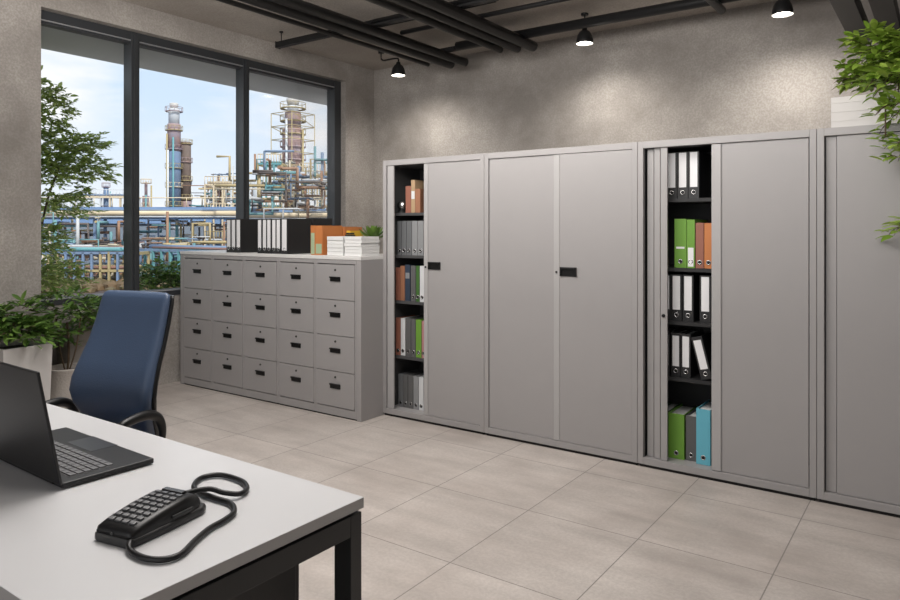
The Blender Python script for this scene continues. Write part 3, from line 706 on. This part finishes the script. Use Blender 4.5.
def hanger_parts(t, x, z0=.0):
    MB().tube([(x, 0, .03), (x, 0, ZC-ZPX)], .005, 8).build('hanger_rod', 'pipe', t)
    MB().lathe([(.02, 0), (.02, .012)], (x, 0, ZC-ZPX-.012), 12).build('ceiling_plate', 'pipe', t)
def strut(x0, x1, y, z, h, hangers, label):
    global ZPX
    ZPX = z; t = thing('pipe_support', label, 'support bar', (0, y, z), 0, g)
    MB().box(x0, x1, -.030, .030, -h, h, .004).build('bar', 'pipe', t)
    MB().box(x0-.006, x0, -.036, .036, -h-.005, h+.005, .002).build('end_cap', 'pipe', t)
    for x in hangers: hanger_parts(t, x)
strut(-5.74, -3.05, 4.98, ZP+.08, .030, [-5.69, -3.2], 'black support bar under both pipe bundles, near the window mullion')
strut(-4.80, -3.3, 6.17, ZP+.08, .022, [-4.0], 'black support bar under the free ends of the pipes')
g = 'black cross pipes under the ceiling'
pipe([(-4.2, 6.06, ZP+.065), (2.3, 6.06, ZP+.065)], .046, 'long thick black cross pipe running to the right above the cabinets', group=g)
pipe([(-4.4, 5.38, ZP+.085), (-2.52, 5.38, ZP+.085), (-2.50, 5.38, ZP+.085), (-2.50, 5.38, ZC)], .022, 'thin black conduit turning up into the ceiling beside the middle lamp', group=g)
pipe([(-4.4, 4.95, ZP+.09), (2.3, 4.95, ZP+.09)], .02, 'thin straight black conduit crossing above both bundles', group=g)
pipe([(-4.9, 5.2, ZP+.13), (-3.2, 5.2, ZP+.13)], .016, 'short thin black conduit bridging the two pipe bundles', group=g)
for (x, y, lab) in [(-4.92, 3.72, 'small black junction box on the ceiling at the top edge left'), (-3.37, 4.72, 'small black junction box above the middle bundle')]:
    t = thing('junction_box', lab, 'junction box', (x, y, ZC), 0)
    MB().box(-.05, .05, -.04, .04, -.06, 0, .006).build('box', 'pipe', t)
    MB().tube([(0, 0, -.03), (.0, 1.0 if x < -4 else .5, -.03)], .008, 8).build('conduit', 'pipe', t)
    MB().lathe([(.022, -.075), (.03, -.06)], (0, 0, 0), 14).build('sprinkler_cap', 'steel', t)
for x, lab in [(-.60, 'left black cable tray above the white planter'), (-.38, 'right black cable tray above the white planter')]:
    t = thing('cable_tray', lab, 'cable tray', (x, 0, 3.08), 0, 'black cable trays above the planter')
    b = MB(); b.box(-.07, .07, -2.6, 6.7, 0, .006); b.box(-.07, -.062, -2.6, 6.7, .006, .12); b.box(.062, .07, -2.6, 6.7, .006, .12)
    b.build('tray', 'pipe', t)
    for y in (3.2, 6.3):
        MB().tube([(0, y, .006), (0, y, ZC-3.08)], .006, 8).build('hanger_rod', 'pipe', t)

# ------------------------------------------------------------------ pendant lamps
def lamp(x, y, z, label, energy, rod=True, arm=False):
    """z = rim height"""
    t = thing('pendant_lamp', label, 'lamp', (x, y, z), 0, 'bell shaped black lamps over the cabinets')
    MB().lathe([(.079, .0), (.081, .004), (.080, .03), (.070, .075), (.050, .112), (.026, .130), (.024, .15), (.012, .158), (.0, .158)], seg=32, cap0=False, cap1=False).build('lamp_shade', 'pipe', t)
    MB().lathe([(.079, .001), (.076, .03), (.066, .07), (.046, .106), (.0, .116)], seg=32, cap0=False, cap1=False).build('reflector', 'lampcup', t)
    MB().lathe([(.0, .012), (.045, .016), (.072, .028), (.060, .05), (.0, .07)], seg=24, cap0=False, cap1=False).build('bulb', 'lampglow', t)
    if arm:
        MB().tube(smooth([(0, 0, .15), (0, 0, .185), (-.02, 0, .20), (-.12, 0, .203), (-.22, 0, .203), (-.26, 0, .23)], 4), .010, 8).build('arm', 'pipe', t)
        MB().tube([(-.26, 0, .24), (-.26, 0, ZC-z)], .007, 8).build('suspension_rod', 'pipe', t)
        MB().lathe([(.035, 0), (.035, .02)], (-.26, 0, ZC-z-.02), 16).build('canopy', 'pipe', t)
    else:
        MB().tube([(0, 0, .155), (0, 0, ZC-z)], .006, 8).build('suspension_rod', 'pipe', t)
        MB().lathe([(.035, 0), (.035, .02)], (0, 0, ZC-z-.02), 16).build('canopy', 'pipe', t)
    l = light('lamp_light', 'SPOT', (x, y, z-.005), (radians(10), 0, 0), energy, (1, .94, .87), spot_size=radians(150), spot_blend=1.0, shadow_soft_size=.07)
    l.parent = t; l.location = (0, 0, -.004)
lamp(-5.13, 6.22, 3.255, 'black bell lamp lit in the corner by the window', 72, arm=True)
lamp(-2.84, 6.24, 3.275, 'black bell lamp lit on a rod above the middle cabinets', 72)
lamp(-1.10, 6.24, 3.245, 'black bell lamp lit at the top edge above the right cabinets', 72)

# ------------------------------------------------------------------ refinery outside
GZ = -4.0
structure(B('ground', mat('yard_ground', (.10, .075, .07), .95, var=.5, vscale=.15), None, -420, -12, -40, 420, GZ-1, GZ))
H_ = {}
def hm(name, c, c2=None, vs=.5, rough=.7):
    if name not in H_: H_[name] = mat(name, c, rough, col2=c2 or tuple(x*.6 for x in c), vscale=vs)
    return H_[name]
rusty = hm('rusty_steel', (.50, .24, .11), (.24, .30, .45), .8); bluegrey = hm('blue_grey_steel', (.20, .32, .54), (.16, .19, .24), .6)
teal = hm('teal_paint', (.17, .42, .46)); yellow = hm('yellow_paint', (.52, .42, .22)); cream = hm('cream_pipe', (.78, .66, .48), (.62, .5, .34))
palew = hm('pale_wall', (.24, .29, .36), (.13, .16, .21), .3); blue = hm('blue_roof', (.12, .22, .42), (.22, .34, .55), .3)
dkred = hm('brick_red', (.33, .14, .09), (.16, .13, .13), .4); whitep = hm('white_pipe', (.75, .76, .78), (.55, .6, .66)); char = hm('sooty_steel', (.16, .13, .12), (.28, .2, .16), .7)
def stack(pxc, ytop, wpx, d, bands, label, seed, name='refinery_column', rings=5, crown=True, scaffold=0):
    r = random.Random(seed); p = px(pxc, HORIZON, d); rad = wpx/FPX*d/2
    H = EYE+(HORIZON-ytop)/FPX*d - GZ
    t = thing(name, label, 'industrial tower', (p.x, p.y, GZ)); z = 0
    for k, (fr, rr, m) in enumerate(bands):
        z1 = H*fr; MB().lathe([(rad*rr, z), (rad*rr, z1-.15), (rad*rr*.97, z1)], seg=20).build('shell_section', m, t); z = z1
    if crown: MB().lathe([(rad*.5, H), (rad*.62, H+.5), (rad*.66, H+.9), (rad*.5, H+1.0)], seg=18).build('crown', 'planter', t)
    for k in range(rings):
        zz = H*(.36+.62*k/max(1, rings-1)); b = MB(); R0 = rad*1.28
        b.lathe([(rad*.98, zz), (R0, zz), (R0, zz+.12), (rad*.98, zz+.12)], seg=18, cap0=False, cap1=False)
        for q in range(12):
            a = 2*PI*q/12; b.tube([(cos(a)*R0, sin(a)*R0, zz+.1), (cos(a)*R0, sin(a)*R0, zz+.8)], .035, 4)
        b.tube([(cos(2*PI*q/16)*R0, sin(2*PI*q/16)*R0, zz+.8) for q in range(17)], .04, 4)
        b.build('platform', r.choice([yellow, rusty, cream]), t)
    for q in range(3):
        a = r.uniform(0, 6.28); b = MB(); b.tube([(cos(a)*rad*1.25, sin(a)*rad*1.25, 0), (cos(a)*rad*1.25, sin(a)*rad*1.25, H*r.uniform(.7, .98))], .16, 6); b.build('riser_pipe', r.choice([whitep, yellow, teal]), t)
    if scaffold:
        b = MB(); s = rad*1.5; hh = H*scaffold
        for sx in (-1, 1):
            for sy in (-1, 1): b.tube([(sx*s, sy*s, 0), (sx*s, sy*s, hh)], .07, 4)
        n = int(hh/1.7)
        for k in range(n):
            z = (k+1)*hh/n; c4 = [(-s, -s, z), (s, -s, z), (s, s, z), (-s, s, z)]
            for i in range(4):
                b.tube([c4[i], c4[(i+1) % 4]], .05, 4)
                if k % 5 == i: b.tube([c4[i], (c4[(i+1) % 4][0], c4[(i+1) % 4][1], z-hh/n)], .05, 4)
        b.build('scaffold', yellow, t)
    return t
stack(174, 109, 13, 120, [(.35, 1.05, rusty), (.72, 1.0, bluegrey), (.9, .98, rusty), (1, .8, whitep)], 'tall rust and blue refinery stack seen through the middle window', 1, rings=6)
stack(185.5, 142, 10.5, 122, [(.5, 1.1, rusty), (1, 1, char)], 'shorter dark stack standing beside the tall rust and blue stack', 2, rings=5, crown=False)
stack(146, 182, 8, 128, [(.55, 1, bluegrey), (.82, .85, rusty), (1, .35, rusty)], 'small blue and rust spire left of the tall stacks', 3, rings=3, crown=False)
stack(293, 106, 20, 92, [(.45, 1.3, char), (.6, 1.15, bluegrey), (.86, 1.05, rusty), (.96, .8, rusty), (1, .55, whitep)], 'large scaffolded refinery column seen through the right window', 4, rings=9, scaffold=.95)
stack(256, 184, 9, 112, [(.6, 1, teal), (1, .8, whitep)], 'slim teal vessel at the left edge of the right window', 6, rings=2, crown=False)
stack(218, 196, 9, 124, [(.7, 1, rusty), (1, .9, bluegrey)], 'short rusty vessel right of the tall stacks', 7, rings=2, crown=False)
stack(106, 186, 6, 125, [(1, .8, bluegrey)], 'thin blue grey stack behind the tree', 8, rings=3, crown=False)
stack(322, 180, 7, 110, [(.6, 1, whitep), (1, .8, teal)], 'thin pale vessel near the right window frame', 9, rings=3, crown=False)
def rack(x0, x1, d0, d1, ytop, levels, bays, cols_, label, seed, name='pipe_rack', width=3.0, pipes=4, post=None, beam=None, zbase=GZ):
    r = random.Random(seed); a = px(x0, HORIZON, d0); b_ = px(x1, HORIZON, d1); a.z = b_.z = 0
    H = EYE+(HORIZON-ytop)/FPX*((d0+d1)/2)-zbase; L = (b_-a).length; u = (b_-a).normalized(); v = Vector((-u.y, u.x, 0))
    t = thing(name, label, 'pipe rack', (a.x, a.y, zbase), atan2(u.y, u.x))
    post = post or teal; beam = beam or yellow; pw = .10
    for k in range(bays+1):
        b = MB()
        for w in (0, width): b.box(k*L/bays-pw, k*L/bays+pw, w-pw, w+pw, 0, H)
        for q in range(levels): b.box(k*L/bays-.1, k*L/bays+.1, 0, width, H*(q+1)/levels-.3, H*(q+1)/levels)
        b.build('portal_frame', r.choice([post, beam]) , t)
    for q in range(levels):
        z = H*(q+1)/levels
        b = MB(); b.box(0, L, -.1, .1, z-.2, z+.02); b.box(0, L, width-.1, width+.1, z-.2, z+.02); b.build('long_beam', r.choice([post, beam, beam]), t)
        for k in range(pipes):
            w = width*(k+.5)/pipes; rr = r.uniform(.1, .2); e = r.uniform(0, L*.2)
            MB().tube([(e, w, z+rr+.05), (L-r.uniform(0, L*.2), w, z+rr+.05)], rr, 8).build('pipe', r.choice(cols_), t)
        if ytop > 240: continue
        b = MB()
        for k in range(bays*3+1): b.tube([(k*L/bays/3, -.1, z), (k*L/bays/3, -.1, z+1.1)], .05, 4)
        b.tube([(0, -.1, z+1.1), (L, -.1, z+1.1)], .06, 4); b.build('guard_rail', r.choice([yellow, cream, whitep]), t)
    return t
allc = [cream, rusty, teal, bluegrey, bluegrey, yellow, char, dkred]
def gallery(x0, x1, d, ytop, ybot, label, seed):
    r = random.Random(seed); a = px(x0, HORIZON, d); b_ = px(x1, HORIZON, d); a.z = b_.z = 0; L = (b_-a).length; u = (b_-a).normalized()
    z1 = EYE+(HORIZON-ytop)/FPX*d-GZ; z0 = EYE+(HORIZON-ybot)/FPX*d-GZ
    t = thing('pipe_bridge', label, 'pipe bridge', (a.x, a.y, GZ), atan2(u.y, u.x))
    MB().box(0, L, 0, 3, z0, z1).build('girder', blue, t)
    for k in range(3):
        MB().tube([(0, -.35, z0+(z1-z0)*(.2+.28*k)), (L, -.35, z0+(z1-z0)*(.2+.28*k))], [.12, .32, .14][k]*1.0, 8).build('pipe', [whitep, cream, bluegrey][k], t)
    n = int(L/7)
    for k in range(n+1):
        b = MB(); b.box(k*L/n-.14, k*L/n+.14, .1, .4, 0, z0); b.box(k*L/n-.14, k*L/n+.14, 2.6, 2.9, 0, z0); b.build('trestle', r.choice([whitep, bluegrey, teal]), t)
    b = MB()
    for k in range(n*4+1): b.tube([(k*L/n/4, 0, z1), (k*L/n/4, 0, z1+1.1)], .05, 4)
    b.tube([(0, 0, z1+1.1), (L, 0, z1+1.1)], .06, 4); b.build('guard_rail', cream, t)
gallery(20, 242, 84, 207, 219, 'long blue pipe bridge with cream pipe crossing behind the left and middle windows', 21)
gallery(243, 350, 84, 209, 221, 'blue pipe bridge with cream pipe behind the right window', 22)
rack(40, 135, 66, 66, 252, 2, 11, allc, 'low blue and rust pipe rack behind the left window', 23, pipes=5, post=yellow, beam=bluegrey)
rack(137, 245, 70, 62, 250, 2, 12, allc, 'low blue and rust pipe rack behind the middle window', 24, pipes=5, post=teal, beam=bluegrey)
rack(258, 282, 88, 88, 163, 5, 3, allc, 'tall open steel structure left of the scaffolded column', 25, pipes=3, post=teal, beam=yellow, width=4)
rack(300, 326, 88, 88, 172, 4, 3, allc, 'tall open steel structure right of the scaffolded column', 26, pipes=3, post=whitep, beam=cream, width=4)
rack(205, 240, 104, 104, 184, 3, 4, allc, 'multi level process deck right of the tall stacks', 27, pipes=4, post=whitep, beam=cream, width=5)
rack(60, 130, 122, 122, 196, 2, 7, allc, 'distant process deck behind the tree', 28, pipes=3, post=whitep, beam=cream, width=4)
def shed(x0, x1, d0, d1, ytop, label, wall, roof, dep=6, seed=1):
    r = random.Random(seed); a = px(x0, HORIZON, d0); b_ = px(x1, HORIZON, d1); a.z = b_.z = 0; L = (b_-a).length; u = (b_-a).normalized()
    H = EYE+(HORIZON-ytop)/FPX*((d0+d1)/2)-GZ
    t = thing('industrial_shed', label, 'building', (a.x, a.y, GZ), atan2(u.y, u.x))
    MB().box(0, L, 0, dep, 0, H-.8).build('wall', wall, t); MB().box(-.4, L+.4, -.4, dep+.4, H-.8, H).build('roof', roof, t)
    n = int(L/6)
    for k in range(n):
        x = (k+.5)*L/n; m = r.choice([dkred, char, palew, bluegrey]); hh = r.uniform(1.6, 3.4); z = r.uniform(.4, 1.2)
        MB().box(x-L/n*.36, x+L/n*.36, -.15, .05, z, z+hh).build('shutter', m, t)
    return t
shed(10, 240, 96, 106, 218, 'long pale industrial shed behind the pipe racks', palew, blue, seed=3)
shed(243, 350, 96, 96, 219, 'blue roofed shed behind the right window', palew, blue, seed=4)
shed(60, 110, 74, 74, 262, 'low brick red shed behind the left window', dkred, palew, 5, seed=5)
shed(150, 215, 78, 78, 258, 'low brick red shed behind the middle window', dkred, bluegrey, 5, seed=6)
# tangle of pipework nobody could count, one object per window
def tangle(x0, x1, d, y0, y1, n, label, seed, m):
    r = random.Random(seed); b = MB()
    for k in range(n):
        p = px(r.uniform(x0, x1), r.uniform(y0, y1), d+r.uniform(-3, 3)); p.z = max(p.z, GZ+.3); pts = [p.copy()]
        for q in range(r.randint(2, 4)):
            ax_ = r.choice([RT, RT, Vector((0, 0, 1)), FW]); p = p + ax_*r.uniform(-3.2, 3.2); p.z = max(p.z, GZ+.3); pts.append(p.copy())
        b.tube(pts, r.uniform(.06, .2), 5)
    return tag(b.build('pipework', m), label, 'pipework', kind='stuff')
def many_colours():
    m = mat('mixed_pipe_paint', (.5, .5, .5), .6, island=1); nt = m.node_tree
    ge = [n for n in nt.nodes if n.type == 'NEW_GEOMETRY'][0]; r_ = nt.nodes.new('ShaderNodeValToRGB'); cr = r_.color_ramp; cr.interpolation = 'CONSTANT'
    cl = [(.66, .52, .28), (.20, .42, .46), (.42, .24, .15), (.75, .76, .78), (.24, .34, .50), (.16, .13, .12), (.7, .62, .48)]
    cl = [tuple(v*.72 for v in c) for c in cl]; cr.elements[0].color = (*cl[0], 1); cr.elements[1].position = .15; cr.elements[1].color = (*cl[1], 1)
    for q, c in enumerate(cl[2:]): e = cr.elements.new(.3+q*.14); e.color = (*c, 1)
    nt.links.new(ge.outputs['Random Per Island'], r_.inputs[0]); nt.links.new(r_.outputs[0], nt.nodes['Principled BSDF'].inputs['Base Color'])
    return m
mc = many_colours()
tangle(40, 128, 88, 222, 282, 70, 'tangled refinery pipework seen in the left window', 41, mc)
tangle(135, 232, 89, 222, 282, 80, 'tangled refinery pipework seen low in the middle window', 42, mc)
tangle(40, 128, 76, 238, 284, 130, 'tangled pipework standing low in the left window before the sheds', 45, mc)
tangle(137, 232, 76, 238, 284, 130, 'tangled pipework standing low in the middle window before the sheds', 46, mc)
tangle(206, 236, 114, 185, 210, 60, 'tangled refinery pipework right of the tall stacks', 43, mc)
tangle(250, 330, 76, 170, 212, 90, 'tangled refinery pipework around the scaffolded column', 44, mc)
r = random.Random(9); b = MB()
for k in range(260):
    p = px(r.uniform(36, 345), HORIZON, r.uniform(60, 72)); s_ = r.uniform(.3, .9)
    vs = bmesh.ops.create_icosphere(b.bm, subdivisions=1, radius=s_)['verts']
    for v in vs: v.co = Vector((v.co.x+p.x+r.uniform(-.15, .15), v.co.y+p.y+r.uniform(-.15, .15), v.co.z*.8+GZ+s_*.4))
tag(b.build('scrub', hm('russet_scrub', (.17, .085, .045), (.07, .085, .035), .25)), 'russet and green scrub along the yard in front of the refinery', 'scrub', kind='stuff')
